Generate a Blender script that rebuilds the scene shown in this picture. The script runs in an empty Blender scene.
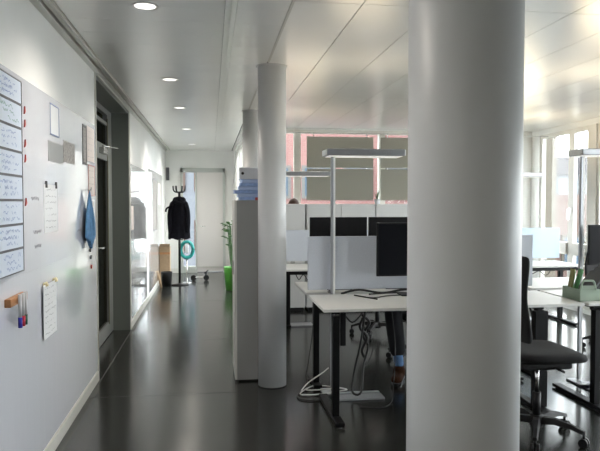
import bpy, bmesh, math, random
from mathutils import Vector, Matrix
random.seed(7)
PI = math.pi
scene = bpy.context.scene
COL = scene.collection

# ------------------------------------------------------------ camera, world, light, exposure
cd = bpy.data.cameras.new('camera'); cam = bpy.data.objects.new('camera', cd); COL.objects.link(cam)
cd.sensor_width = 36; cd.sensor_fit = 'HORIZONTAL'; cd.lens = 640 / 600 * 36
cd.clip_start = .05; cd.clip_end = 300
cam.location = (0, 0, 1.55)
cam.rotation_euler = (math.radians(90 - 2.103), 0, math.radians(-7.912))
scene.camera = cam

w = bpy.data.worlds.new('sky'); scene.world = w; w.use_nodes = True
nt = w.node_tree; nt.nodes.clear()
wo = nt.nodes.new('ShaderNodeOutputWorld'); bg = nt.nodes.new('ShaderNodeBackground')
tc = nt.nodes.new('ShaderNodeTexCoord'); nz = nt.nodes.new('ShaderNodeTexNoise'); cr = nt.nodes.new('ShaderNodeValToRGB')
nz.inputs['Scale'].default_value = 2.5; nz.inputs['Detail'].default_value = 4
cr.color_ramp.elements[0].position = .35; cr.color_ramp.elements[0].color = (.80, .90, 1, 1)
cr.color_ramp.elements[1].position = .62; cr.color_ramp.elements[1].color = (1, .985, .96, 1)
nt.links.new(tc.outputs['Generated'], nz.inputs['Vector']); nt.links.new(nz.outputs['Fac'], cr.inputs['Fac'])
nt.links.new(cr.outputs['Color'], bg.inputs['Color']); nt.links.new(bg.outputs['Background'], wo.inputs['Surface'])
bg.inputs['Strength'].default_value = 7.0

UPLIGHT = 12       # watts of one office floor lamp shining up on the ceiling
DOWNLIGHT = 36
scene.view_settings.view_transform = 'Standard'
scene.view_settings.look = 'None'
scene.view_settings.gamma = 1
scene.view_settings.use_curve_mapping = False
scene.view_settings.exposure = 0.7

# ------------------------------------------------------------ helpers
MATS = {}
def mat(name, color, rough=.5, metal=0, noise=0, scale=8, bump=0, bscale=60, stretch=None, spec=.5, emit=None, estr=0, coat=0):
    m = bpy.data.materials.new(name); m.use_nodes = True
    n = m.node_tree; b = n.nodes['Principled BSDF']
    b.inputs['Base Color'].default_value = (*color, 1); b.inputs['Roughness'].default_value = rough
    b.inputs['Metallic'].default_value = metal; b.inputs['Specular IOR Level'].default_value = spec
    b.inputs['Coat Weight'].default_value = coat; b.inputs['Coat Roughness'].default_value = .06; b.inputs['Coat IOR'].default_value = 1.9 if coat >= 1 else 1.5
    tcn = n.nodes.new('ShaderNodeTexCoord'); mp = n.nodes.new('ShaderNodeMapping')
    n.links.new(tcn.outputs['Object'], mp.inputs['Vector'])
    if stretch: mp.inputs['Scale'].default_value = stretch
    if noise:
        t = n.nodes.new('ShaderNodeTexNoise'); t.inputs['Scale'].default_value = scale; t.inputs['Detail'].default_value = 5
        r = n.nodes.new('ShaderNodeValToRGB')
        r.color_ramp.elements[0].position = .3; r.color_ramp.elements[1].position = .7
        r.color_ramp.elements[0].color = (*[c * (1 - noise) for c in color], 1)
        r.color_ramp.elements[1].color = (*[min(1, c * (1 + noise)) for c in color], 1)
        n.links.new(mp.outputs['Vector'], t.inputs['Vector']); n.links.new(t.outputs['Fac'], r.inputs['Fac'])
        n.links.new(r.outputs['Color'], b.inputs['Base Color'])
    if bump:
        t2 = n.nodes.new('ShaderNodeTexNoise'); t2.inputs['Scale'].default_value = bscale
        bp = n.nodes.new('ShaderNodeBump'); bp.inputs['Strength'].default_value = bump; bp.inputs['Distance'].default_value = .01
        n.links.new(mp.outputs['Vector'], t2.inputs['Vector']); n.links.new(t2.outputs['Fac'], bp.inputs['Height'])
        n.links.new(bp.outputs['Normal'], b.inputs['Normal'])
    if coat >= 1 and bump: n.links.new(bp.outputs['Normal'], b.inputs['Coat Normal'])
    if emit:
        b.inputs['Emission Color'].default_value = (*emit, 1); b.inputs['Emission Strength'].default_value = estr
    MATS[name] = m
    return m

def glass_mat(name, tint, refl=.08):
    m = bpy.data.materials.new(name); m.use_nodes = True; n = m.node_tree; n.nodes.clear()
    o = n.nodes.new('ShaderNodeOutputMaterial'); mx = n.nodes.new('ShaderNodeMixShader')
    t = n.nodes.new('ShaderNodeBsdfTransparent'); g = n.nodes.new('ShaderNodeBsdfGlossy'); ge = n.nodes.new('ShaderNodeNewGeometry')
    def M(op, a, b_=None):
        q = n.nodes.new('ShaderNodeMath'); q.operation = op
        for k, v in enumerate((a, b_)):
            if v is None: continue
            if isinstance(v, (int, float)): q.inputs[k].default_value = v
            else: n.links.new(v, q.inputs[k])
        return q.outputs[0]
    dt = n.nodes.new('ShaderNodeVectorMath'); dt.operation = 'DOT_PRODUCT'
    n.links.new(ge.outputs['Normal'], dt.inputs[0]); n.links.new(ge.outputs['Incoming'], dt.inputs[1])
    f = M('ADD', M('MULTIPLY', M('POWER', M('SUBTRACT', 1.0, M('ABSOLUTE', dt.outputs['Value'])), 5.0), .6), .015)
    t.inputs['Color'].default_value = (*tint, 1); g.inputs['Roughness'].default_value = .02
    n.links.new(f, mx.inputs[0]); n.links.new(t.outputs[0], mx.inputs[1]); n.links.new(g.outputs[0], mx.inputs[2])
    n.links.new(mx.outputs[0], o.inputs['Surface']); MATS[name] = m
    return m

def brick_mat(name, c1, c2, mortar, scale=4, axis='x'):
    m = bpy.data.materials.new(name); m.use_nodes = True; n = m.node_tree; b = n.nodes['Principled BSDF']
    b.inputs['Roughness'].default_value = .9
    tcn = n.nodes.new('ShaderNodeTexCoord'); sp = n.nodes.new('ShaderNodeSeparateXYZ'); cb = n.nodes.new('ShaderNodeCombineXYZ')
    br = n.nodes.new('ShaderNodeTexBrick'); br.inputs['Scale'].default_value = scale
    br.inputs['Color1'].default_value = (*c1, 1); br.inputs['Color2'].default_value = (*c2, 1); br.inputs['Mortar'].default_value = (*mortar, 1)
    br.inputs['Mortar Size'].default_value = .03
    n.links.new(tcn.outputs['Object'], sp.inputs[0])
    n.links.new(sp.outputs['X' if axis == 'x' else 'Y'], cb.inputs['X']); n.links.new(sp.outputs['Z'], cb.inputs['Y'])
    n.links.new(cb.outputs[0], br.inputs['Vector']); n.links.new(br.outputs['Color'], b.inputs['Base Color'])
    MATS[name] = m
    return m

class MB:
    def __init__(s): s.bm = bmesh.new()
    def box(s, x0, x1, y0, y1, z0, z1, bev=0):
        r = bmesh.ops.create_cube(s.bm, size=1)
        vs = r['verts']
        for v in vs:
            v.co = Vector(((x0 + x1) / 2 + v.co.x * (x1 - x0), (y0 + y1) / 2 + v.co.y * (y1 - y0), (z0 + z1) / 2 + v.co.z * (z1 - z0)))
        if bev:
            es = list({e for v in vs for e in v.link_edges})
            bmesh.ops.bevel(s.bm, geom=es, offset=bev, segments=2, affect='EDGES', profile=.5)
        return s
    def rbox(s, c, size, mtx, bev=0):
        r = bmesh.ops.create_cube(s.bm, size=1); vs = r['verts']
        for v in vs:
            v.co = Vector(c) + mtx @ Vector((v.co.x * size[0], v.co.y * size[1], v.co.z * size[2]))
        if bev:
            es = list({e for v in vs for e in v.link_edges})
            bmesh.ops.bevel(s.bm, geom=es, offset=bev, segments=2, affect='EDGES', profile=.5)
        return s
    def cyl(s, p0, p1, r0, r1=None, seg=20, cap=True):
        p0, p1 = Vector(p0), Vector(p1); d = p1 - p0; r1 = r0 if r1 is None else r1
        q = d.to_track_quat('Z', 'Y').to_matrix()
        rings = []
        for p, r in ((p0, r0), (p1, r1)):
            rings.append([s.bm.verts.new(p + q @ Vector((r * math.cos(2 * PI * i / seg), r * math.sin(2 * PI * i / seg), 0))) for i in range(seg)])
        for i in range(seg):
            f = s.bm.faces.new((rings[0][i], rings[0][(i + 1) % seg], rings[1][(i + 1) % seg], rings[1][i])); f.smooth = True
        if cap:
            s.bm.faces.new(rings[0][::-1]); s.bm.faces.new(rings[1])
        return s
    def lathe(s, prof, c=(0, 0, 0), seg=28):
        rings = []
        for r, z in prof:
            rings.append([s.bm.verts.new((c[0] + max(r, 1e-4) * math.cos(2 * PI * i / seg), c[1] + max(r, 1e-4) * math.sin(2 * PI * i / seg), c[2] + z)) for i in range(seg)])
        for a, b in zip(rings, rings[1:]):
            for i in range(seg):
                f = s.bm.faces.new((a[i], a[(i + 1) % seg], b[(i + 1) % seg], b[i])); f.smooth = True
        return s
    def tube(s, pts, r, seg=8, sub=6):
        P = [Vector(p) for p in pts]; Q = []
        if len(P) > 2:
            for i in range(len(P) - 1):
                a = P[max(i - 1, 0)]; b = P[i]; c = P[i + 1]; d = P[min(i + 2, len(P) - 1)]
                for k in range(sub):
                    t = k / sub
                    Q.append(.5 * ((2 * b) + (c - a) * t + (2 * a - 5 * b + 4 * c - d) * t * t + (-a + 3 * b - 3 * c + d) * t ** 3))
            Q.append(P[-1])
        else: Q = P
        rr = r if callable(r) else (lambda t: r)
        rings = []; up = Vector((0, 0, 1)); prev = None
        for i, p in enumerate(Q):
            t = (Q[min(i + 1, len(Q) - 1)] - Q[max(i - 1, 0)]).normalized()
            if prev is None:
                x = t.cross(up)
                if x.length < .1: x = t.cross(Vector((1, 0, 0)))
            else: x = prev - t * prev.dot(t)
            x.normalize(); prev = x; y = t.cross(x); ra = rr(i / (len(Q) - 1))
            rings.append([s.bm.verts.new(p + x * ra * math.cos(2 * PI * k / seg) + y * ra * math.sin(2 * PI * k / seg)) for k in range(seg)])
        for a, b in zip(rings, rings[1:]):
            for k in range(seg):
                f = s.bm.faces.new((a[k], a[(k + 1) % seg], b[(k + 1) % seg], b[k])); f.smooth = True
        s.bm.faces.new(rings[0][::-1]); s.bm.faces.new(rings[-1])
        return s
    def poly(s, pts, thick):           # extruded polygon, thick = offset vector
        a = [s.bm.verts.new(p) for p in pts]; b = [s.bm.verts.new(Vector(p) + Vector(thick)) for p in pts]
        s.bm.faces.new(a); s.bm.faces.new(b[::-1]); n = len(a)
        for i in range(n): s.bm.faces.new((a[i], b[i], b[(i + 1) % n], a[(i + 1) % n]))
        return s
    def build(s, name, m, parent=None, loc=(0, 0, 0), rz=0, smooth=False, sub=0, **tags):
        bmesh.ops.recalc_face_normals(s.bm, faces=s.bm.faces)
        me = bpy.data.meshes.new(name)
        if smooth:
            for f in s.bm.faces: f.smooth = True
        s.bm.to_mesh(me); s.bm.free()
        o = bpy.data.objects.new(name, me); COL.objects.link(o); me.materials.append(MATS[m] if isinstance(m, str) else m)
        o.location = loc; o.rotation_euler = (0, 0, rz)
        if parent: o.parent = parent
        if sub:
            md = o.modifiers.new('s', 'SUBSURF'); md.levels = sub; md.render_levels = sub
        for k, v in tags.items(): o[k] = v
        return o

def thing(name, label, cat, loc=(0, 0, 0), rz=0, group=None):
    o = bpy.data.objects.new(name, None); COL.objects.link(o); o.location = loc; o.rotation_euler = (0, 0, rz)
    o.empty_display_size = .1
    o['label'] = label; o['category'] = cat
    if group: o['group'] = group
    return o
def tag(o, label, cat, group=None):
    o['label'] = label; o['category'] = cat
    if group: o['group'] = group
    return o
def struct(o):
    o['kind'] = 'structure'; return o
def sempty(name, loc=(0, 0, 0)):
    o = bpy.data.objects.new(name, None); COL.objects.link(o); o.location = loc; o['kind'] = 'structure'; return o
def dup(root, loc, rz, label, group=None):
    r = root.copy(); COL.objects.link(r); r.location = loc; r.rotation_euler = (0, 0, rz); r['label'] = label
    if group: r['group'] = group
    for ch in list(root.children):
        c = ch.copy(); COL.objects.link(c); c.parent = r
        for g in list(ch.children):
            d = g.copy(); COL.objects.link(d); d.parent = c
    return r

# ------------------------------------------------------------ materials
mat('wall_paint', (.79, .79, .765), .6, noise=.03, scale=2)
mat('board_gloss', (.78, .80, .87), .12, bump=.03, bscale=3.5, stretch=(1, 4, .5), coat=1)
mat('board_gloss_far', (.80, .81, .83), .2, bump=.3, bscale=3, stretch=(1, 3, .4), coat=1)
mat('door_white', (.70, .67, .645), .45)
mat('frame_grey', (.50, .52, .49), .45)
mat('base_white', (.68, .67, .62), .45)
mat('ceiling_metal', (.80, .80, .775), .3, metal=.45, noise=.025, scale=1.2)
mat('ceiling_gap', (.07, .07, .07), .8)
mat('trim_metal', (.62, .61, .57), .4, metal=.3)
mat('floor_dark', (.023, .024, .022), .18, noise=.25, scale=3, bump=.03, bscale=14, stretch=(1, .5, 1), spec=.45)
mat('column_paint', (.63, .63, .625), .42, noise=.015, scale=3)
mat('jamb_dark', (.15, .162, .145), .35, metal=.2)
mat('door_grey', (.26, .27, .255), .35, metal=.3)
mat('steel', (.62, .62, .60), .25, metal=.9)
mat('chrome', (.75, .75, .74), .12, metal=1)
mat('white_lam', (.73, .72, .69), .4, noise=.02, scale=6)
mat('desk_edge', (.47, .465, .44), .45)
mat('black_metal', (.005, .005, .0055), .4, spec=.25)
mat('black_plastic', (.008, .008, .009), .45, spec=.3)
mat('screen', (.005, .0055, .008), .4, spec=.15)
mat('panel_fabric', (.58, .61, .67), .85, noise=.04, scale=90)
mat('panel_light', (.50, .60, .72), .7)
mat('cab_grey', (.30, .30, .29), .5)
mat('cab_white', (.62, .61, .57), .45)
mat('storage_grey', (.60, .60, .59), .5)
mat('board_olive', (.29, .28, .235), .85, noise=.05, scale=120)
mat('seat_fabric', (.014, .0135, .0145), .9, noise=.2, scale=200, bump=.2, bscale=300)
mat('seat_under', (.012, .012, .013), .5)
mat('base_grey', (.014, .014, .015), .5, spec=.3)
mat('lamp_grey', (.40, .41, .43), .35, metal=.5)
mat('lamp_white', (.8, .8, .78), .4)
mat('lamp_glow', (.9, .9, .88), .4, emit=(1, .95, .85), estr=.3)
mat('lamp_bright', (.9, .9, .88), .4, emit=(1, .95, .88), estr=1.2)
mat('paper', (.76, .77, .78), .6)
mat('paper_blue', (.62, .68, .78), .5)
mat('paper_pink', (.72, .64, .60), .6)
mat('ink_blue', (.24, .32, .54), .6)
mat('ink_green', (.13, .30, .24), .6)
mat('ink_grey', (.25, .25, .27), .6)
mat('tape_dark', (.10, .10, .11), .5)
mat('frame_blue', (.16, .20, .36), .5)
mat('reflection_grey', (.33, .34, .34), .5)
mat('print_and_reflection', (.36, .34, .32), .6, noise=.5, scale=60)
mat('red', (.45, .06, .045), .45)
mat('yellow_magnet', (.75, .65, .38), .4)
mat('wood', (.42, .19, .075), .5, noise=.3, scale=30, stretch=(1, .2, 1))
mat('marker_body', (.55, .55, .56), .35)
mat('cap_blue', (.03, .03, .35), .35)
mat('cap_red', (.5, .02, .05), .35)
mat('cap_green', (.01, .08, .05), .35)
mat('cloth_blue', (.10, .23, .42), .9, noise=.25, scale=25)
mat('coat_black', (.004, .004, .006), .9, noise=.3, scale=20, spec=.1)
mat('bin_black', (.012, .012, .012), .5)
mat('cardboard', (.36, .25, .15), .8, noise=.1, scale=20)
mat('teal', (.01, .25, .23), .5)
mat('pot_green', (.09, .32, .045), .4)
mat('leaf', (.04, .11, .025), .5, noise=.4, scale=15)
mat('soil', (.03, .02, .012), .95)
mat('folder_blue', (.32, .45, .75), .5, noise=.12, scale=30)
mat('folder_pale', (.45, .56, .80), .5)
mat('binder_white', (.62, .64, .68), .45)
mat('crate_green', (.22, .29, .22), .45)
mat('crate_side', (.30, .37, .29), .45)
mat('folder_green', (.10, .30, .11), .5)
mat('folder_olive', (.20, .19, .06), .6)
mat('folder_grey', (.10, .105, .115), .6)
mat('folder_red', (.55, .12, .12), .5)
mat('paper_green', (.30, .52, .34), .5)
mat('skin', (.55, .33, .24), .5)
mat('hair_brown', (.06, .025, .015), .7)
mat('trousers', (.010, .011, .014), .85)
mat('sock_blue', (.10, .19, .36), .9)
mat('shoe_brown', (.045, .018, .009), .8, spec=.1)
mat('shirt_navy', (.04, .05, .09), .9)
mat('shirt_white', (.6, .6, .58), .9)
mat('cable_black', (.012, .012, .012), .5)
mat('cable_white', (.6, .6, .58), .5)
mat('win_frame', (.70, .68, .63), .4)
mat('win_frame_in', (.62, .61, .57), .4)
glass_mat('glass', (.97, .985, .98))
glass_mat('glass_door', (.30, .30, .22))
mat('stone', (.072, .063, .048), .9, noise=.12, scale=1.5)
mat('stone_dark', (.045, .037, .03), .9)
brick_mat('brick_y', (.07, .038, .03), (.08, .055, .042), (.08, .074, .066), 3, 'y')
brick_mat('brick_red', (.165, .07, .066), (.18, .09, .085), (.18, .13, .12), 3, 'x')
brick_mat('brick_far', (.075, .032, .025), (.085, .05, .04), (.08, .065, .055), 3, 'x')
mat('roof_slate', (.03, .027, .033), .8)
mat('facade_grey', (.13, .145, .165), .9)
mat('pane_blue', (.035, .06, .09), .5, spec=.2)
mat('facade_trim', (.10, .10, .095), .9)
mat('ground', (.07, .07, .068), .95, noise=.2, scale=.3)
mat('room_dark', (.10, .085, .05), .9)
mat('olive_strip', (.14, .13, .08), .5)

# ------------------------------------------------------------ setting
XL, XR, YB, YF, YE, H = -.983, 5.13, -3.0, 9.75, 14.2, 2.68
XC = .50                                  # corridor right-hand wall beyond the office
struct(MB().box(-2.6, XR + .08, YB - .2, YF + .2, -.15, 0).box(-2.6, XC + .15, YF + .2, YE + .3, -.15, 0).build('floor', 'floor_dark'))
fs = MB()
for yy in (5.19, 7.27, 10.1): fs.box(XL + .02, XC - .1 if yy > 5.3 else .2, yy, yy + .006, 0, .0008)
fs.box(XL + .02, XL + .03, 5.5, 7.95, 0, .0008)
struct(fs.build('trim_4', 'ceiling_gap'))
# ceiling: metal panels with gaps under a dark slab
c = MB()
bands = [(XL + .115, .085), (.10, .145), (.155, .455), (.475, .862)] + [(.868 + .427 * i, .863 + .427 * (i + 1)) for i in range(10)]
ycuts = [YB] + [-.9, 1.35, 3.62, 6.82, YF]
for (x0, x1) in bands:
    x1 = min(x1, XR)
    if x0 >= XR: continue
    if x1 < .46:
        ys = [YB + .31 * i for i in range(57)]
        for a, b_ in zip(ys, ys[1:]): c.box(x0, x1, a + .0012, min(b_, YE) - .0012, H, H + .02)
    else:
        for a, b_ in zip(ycuts, ycuts[1:]): c.box(x0, x1, a + .003, b_ - .003, H, H + .02)
c.box(.475, .5, YF, YE, H, H + .02)
c.box(.0875, .117, YB, YE, H - .008, H + .02).box(.123, .1525, YB, YE, H - .008, H + .02)
struct(c.build('ceiling', 'ceiling_metal'))
g = MB().box(-2.6, XR + .08, YB - .2, YF + .2, H + .021, H + .2).box(-2.6, XC + .15, YF + .2, YE + .3, H + .021, H + .2)
struct(g.build('trim_1', 'ceiling_gap'))
t = MB().box(XL, XL + .116, YB, YE, H + .008, H + .02).box(XL, XL + .05, YB, YE, H - .025, H + .02).box(XL + .062, XL + .085, YB, YE, H - .012, H + .02).box(XL + .095, XL + .108, YB, YE, H - .02, H + .02)
struct(t.build('trim_2', 'trim_metal'))
t = MB().box(.457, .473, 5.6, 7.9, H - .004, H + .0205).box(.457, .473, YB, 5.2, H - .004, H + .0205)
struct(t.build('trim_3', 'trim_metal'))
# left wall with the recessed door opening
D0, D1, DT, DX = 5.70, 7.95, 2.645, -1.175
l = MB().box(XL - .2, XL, YB, D0, 0, H).box(XL - .2, XL, D1, YE, 0, H).box(XL - .2, XL, D0, D1, DT, H)
struct(l.build('wall_left', 'wall_paint'))
struct(MB().box(XL - .3, XR + .3, YB - .2, YB, 0, H).build('wall_back', 'wall_paint'))
b = MB().box(XL, XL + .012, YB, D0, 0, .085)
struct(b.build('baseboard_left', 'base_white'))
b = MB().box(XL, XL + .012, D1 + .02, YE, 0, .075)
struct(b.build('baseboard_far', 'base_white'))
# end wall of the corridor with a doorway
e = MB().box(XL - .2, -.66, YE, YE + .2, 0, H).box(.31, XC + .15, YE, YE + .2, 0, H).box(-.66, .31, YE, YE + .2, 2.29, H)
struct(e.build('wall_end', 'wall_paint'))
struct(MB().box(XC, XC + .15, YF, 10.1, 0, H).box(XC, XC + .15, 10.1, YE, 0, .25).box(XC, XC + .15, 10.1, YE, 2.6, H).box(XC, XC + .15, 13.35, YE, .25, 2.6).build('wall_corridor', 'wall_paint'))
for i, (w0, w1) in enumerate(((10.1, 12.05), (12.05, 13.35))):
    wn = sempty('window_%d' % (50 + i), (XC, w0, .25)); a = w1 - w0
    MB().box(.03, .12, 0, .06, 0, 2.35).box(.03, .12, a - .06, a, 0, 2.35).box(.03, .12, .06, a - .06, 0, .06).box(.03, .12, .06, a - .06, 2.29, 2.35).box(.03, .12, a / 2 - .02, a / 2 + .02, .06, 2.29).build('window_frame', 'win_frame', wn)
    MB().box(.07, .078, .06, a - .06, .06, 2.29).build('window_pane', 'glass', wn)
struct(MB().box(XL + .02, -.68, YE - .012, YE, 0, .1).box(.33, XC, YE - .012, YE, 0, .1).build('baseboard_end', 'base_white'))

# door at the far end: frame, glazed strip, white leaf
d2 = sempty('door_2', (-.175, YE, 0))
def L(o, px, py, pz=0): return o
f = MB().box(-.485, -.43, -.03, .12, 0, 2.29).box(.43, .485, -.03, .12, 0, 2.29).box(-.485, .485, -.03, .12, 2.2, 2.29).box(-.165, -.13, 0, .1, 0, 2.2).box(-.43, -.165, 0, .1, 0, .14)
f.build('door_frame', 'frame_grey', d2)
MB().box(-.43, -.165, .05, .058, .14, 2.2).build('glass_pane', 'glass', d2)
MB().box(-.13, .43, .04, .085, .012, 2.2).build('door_leaf', 'door_white', d2)
MB().box(-.13, .43, .03, .04, .10, .135).build('kick_strip', 'trim_metal', d2)
h = MB().cyl((-.06, .04, 1.02), (-.06, -.03, 1.02), .012).cyl((-.06, -.03, 1.02), (.05, -.03, 1.02), .009)
h.build('door_handle', 'chrome', d2)

# dark recessed door in the left wall
d1 = sempty('door_1', (XL, D0, 0))
W = D1 - D0; dx = DX - XL
j = MB().box(dx - .03, .004, W - .03, W + .0, 0, DT).box(dx - .03, .004, 0, .03, 0, DT).box(dx - .03, .004, .03, W - .03, DT - .035, DT)
j.build('door_jamb', 'jamb_dark', d1)
MB().box(.001, .018, W - .004, W + .03, 0, DT + .03).box(.001, .014, -.012, .004, 0, DT + .03).box(.001, .018, .004, W - .004, DT, DT + .03).build('architrave', 'base_white', d1)
def leaf(y0, y1, name='door_leaf'):
    s_ = .13
    m_ = MB()
    m_.box(dx - .05, dx, y0, y0 + .10, .01, DT - .04).box(dx - .05, dx, y1 - .32, y1, .01, DT - .04)
    for z0, z1 in ((.01, .16), (2.02, 2.19), (2.42, 2.46), (DT - .1, DT - .04)): m_.box(dx - .05, dx, y0 + .10, y1 - .32, z0, z1)
    o = m_.build(name, 'door_grey', d1)
    MB().box(dx - .03, dx - .022, y0 + .10, y1 - .32, .16, 2.02).box(dx - .03, dx - .022, y0 + .10, y1 - .32, 2.19, 2.42).build('glass_pane', 'glass_door', o)
    MB().box(dx - .002, dx + .006, y1 - .33, y1 - .30, .14, 2.5).build('glazing_bead', 'olive_strip', o)
    return o
leaf(.03, 1.08); lf = leaf(1.10, W - .03)
hh = MB().cyl((dx, 1.13, 1.07), (dx + .06, 1.13, 1.07), .012).cyl((dx + .06, 1.13, 1.07), (dx + .06, 1.28, 1.07), .010).box(dx, dx + .008, 1.11, 1.15, .98, 1.12)
hh.build('door_handle', 'chrome', lf)
cl = MB().box(dx, dx + .055, 1.35, 1.62, 2.07, 2.135, .006).cyl((dx + .03, 1.40, 2.15), (dx + .12, 1.85, 2.16), .008)
cl.build('door_closer', 'steel', lf)
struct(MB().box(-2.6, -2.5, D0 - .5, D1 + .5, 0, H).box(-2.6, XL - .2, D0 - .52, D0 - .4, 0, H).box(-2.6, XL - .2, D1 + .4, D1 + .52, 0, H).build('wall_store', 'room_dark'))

# far office wall (glazed): low parapet, frames, panes
struct(MB().box(XC + .15, XR + .08, YF, YF + .2, 0, .84).box(XC + .15, XR + .08, YF, YF + .2, 2.66, H).box(4.93, XR + .08, YF, YF + .2, .84, 2.66).box(XC + .15, .72, YF, YF + .2, .84, 2.66).build('wall_far', 'wall_paint'))
xs = [.72, 1.32, 2.66, 3.80, 4.93]
for i in range(4):
    wn = sempty('window_%d' % (i + 1), (xs[i], YF, .84)); a = xs[i + 1] - xs[i]; hh_ = 1.82
    MB().box(0, .05, .03, .13, 0, hh_).box(a - .05, a, .03, .13, 0, hh_).box(.05, a - .05, .03, .13, 0, .05).box(.05, a - .05, .03, .13, hh_ - .05, hh_).build('window_frame', 'win_frame', wn)
    MB().box(.05, a - .05, .07, .078, .05, hh_ - .05).build('window_pane', 'glass', wn)
# right window wall
struct(MB().box(XR, XR + .08, YB, YF, 0, .06).box(XR, XR + .08, YB, YF, 2.60, H).box(XR, XR + .08, 9.50, YF, .06, 2.60).box(XR, XR + .08, YB, .5, .06, 2.60).build('wall_right', 'wall_paint'))
n = 5
y = 9.50
while y > .4:
    wn = sempty('window_%d' % n, (XR, y, 0)); n += 1
    U = 1.50
    fr = MB()
    def bar(y0, y1, z0, z1, d0=.02, d1=.075): fr.box(d0, d1, -y1, -y0, z0, z1)
    bar(0, .06, .06, 2.60); bar(.80, .94, .06, 2.60); bar(1.30, U, .06, 2.60, -.0, .08)
    for (a, b_) in ((.06, .80), (.94, 1.30)):
        bar(a, b_, .06, .12); bar(a, b_, .79, .96, -.01, .075); bar(a, b_, 2.54, 2.60)
    fr.build('window_frame', 'win_frame', wn)
    pn = MB()
    for (a, b_) in ((.06, .80), (.94, 1.30)):
        pn.box(.06, .068, -b_, -a, .12, .79).box(.06, .068, -b_, -a, .96, 2.54)
    pn.build('window_pane', 'glass', wn)
    MB().box(-.02, .0, -.90, -.88, 1.40, 1.46).box(-.035, -.02, -.905, -.875, 1.30, 1.445).build('window_handle', 'chrome', wn)
    y -= U

# ------------------------------------------------------------ columns (structure of the building)
def column(n_, x, y_, r, label):
    o = MB(); o.lathe([(0, 0.0), (r, 0), (r, H), (0, H)], seg=64)
    t_ = thing('column', label, 'column', (x, y_, 0))
    o.build('shaft', 'column_paint', t_)
    MB().lathe([(r, 0), (r + .004, 0), (r + .004, .006), (r, .006)], seg=64).build('base_ring', 'ceiling_gap', t_)
    MB().lathe([(r, H - .007), (r + .015, H - .007), (r + .015, H - .0001), (r, H - .0001)], seg=64).build('collar', 'column_paint', t_)
column(1, .528, 1.29, .117, 'thick white round column nearest the camera')
column(2, .508, 5.36, .1185, 'white round column standing against the grey cabinet')
column(3, .512, 8.00, .1185, 'white round column partly hidden behind another column')

# ------------------------------------------------------------ outside
struct(MB().box(-80, 120, -60, 140, -9.2, -9).build('ground', 'ground'))
def building(name, label, x0, x1, y0, y1, z0, z1, m, face, cols, rows, win, mw='pane_blue', mf='facade_trim', roof=None, zoff=0, lo=0, ledge=None):
    t_ = thing(name, label, 'building', ((x0 + x1) / 2, (y0 + y1) / 2, z0))
    cx, cy = (x0 + x1) / 2, (y0 + y1) / 2
    MB().box(x0 - cx, x1 - cx, y0 - cy, y1 - cy, 0, z1 - z0).build('facade', m, t_)
    for i in range(cols):
        for k in range(rows):
            zc = 1.2 + 3.1 * k + zoff
            if face == 'x':      # facade facing -X
                wy = (y0 - cy) + (y1 - y0) * (i + .5) / cols; X = x0 - cx
                fr_ = MB().box(X - .1, X + .02, wy - win[0] / 2, wy + win[0] / 2, zc, zc + win[1]).build('window_surround', mf, t_)
                p = MB().box(X - .12, X - .1, wy - win[0] / 2 + .12, wy - .05, zc + .12, zc + win[1] - .12).box(X - .12, X - .1, wy + .05, wy + win[0] / 2 - .12, zc + .12, zc + win[1] - .12)
            else:
                wx = (x0 - cx) + (x1 - x0) * (i + .5) / cols; Y = y0 - cy
                fr_ = MB().box(wx - win[0] / 2, wx + win[0] / 2, Y - .1, Y + .02, zc, zc + win[1]).build('window_surround', mf, t_)
                p = MB().box(wx - win[0] / 2 + .12, wx - .05, Y - .12, Y - .1, zc + .12, zc + win[1] - .12).box(wx + .05, wx + win[0] / 2 - .12, Y - .12, Y - .1, zc + .12, zc + win[1] - .12)
            p.build('pane', mw, fr_)
    if roof:
        hgt = z1 - z0
        MB().box(x0 - cx - .3, x1 - cx + .3, y0 - cy - .3, y1 - cy + .3, hgt, hgt + roof[1]).build('roof', roof[0], t_)
    if ledge:
        lm = MB()
        for zz in ledge:
            if face == 'x': lm.box(x0 - cx - .35, x0 - cx, y0 - cy, y1 - cy, zz - z0, zz - z0 + .25)
            else: lm.box(x0 - cx, x1 - cx, y0 - cy - .35, y0 - cy, zz - z0, zz - z0 + .25)
        lm.build('ledge', 'stone_dark', t_)
    return t_
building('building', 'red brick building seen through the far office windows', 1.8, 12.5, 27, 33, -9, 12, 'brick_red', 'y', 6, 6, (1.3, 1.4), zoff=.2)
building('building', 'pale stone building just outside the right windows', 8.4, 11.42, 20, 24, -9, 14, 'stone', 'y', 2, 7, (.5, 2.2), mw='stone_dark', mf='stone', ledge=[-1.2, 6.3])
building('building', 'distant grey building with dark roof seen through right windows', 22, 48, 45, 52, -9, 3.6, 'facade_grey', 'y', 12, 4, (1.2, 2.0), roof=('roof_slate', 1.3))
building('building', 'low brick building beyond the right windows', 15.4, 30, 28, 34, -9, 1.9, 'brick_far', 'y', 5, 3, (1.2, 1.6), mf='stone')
building('building', 'pale building seen through glazed strip at corridor end', -8, 1.2, 34, 40, -9, 9, 'facade_grey', 'y', 8, 5, (.7, 1.6), mf='brick_y', zoff=.6)

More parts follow.
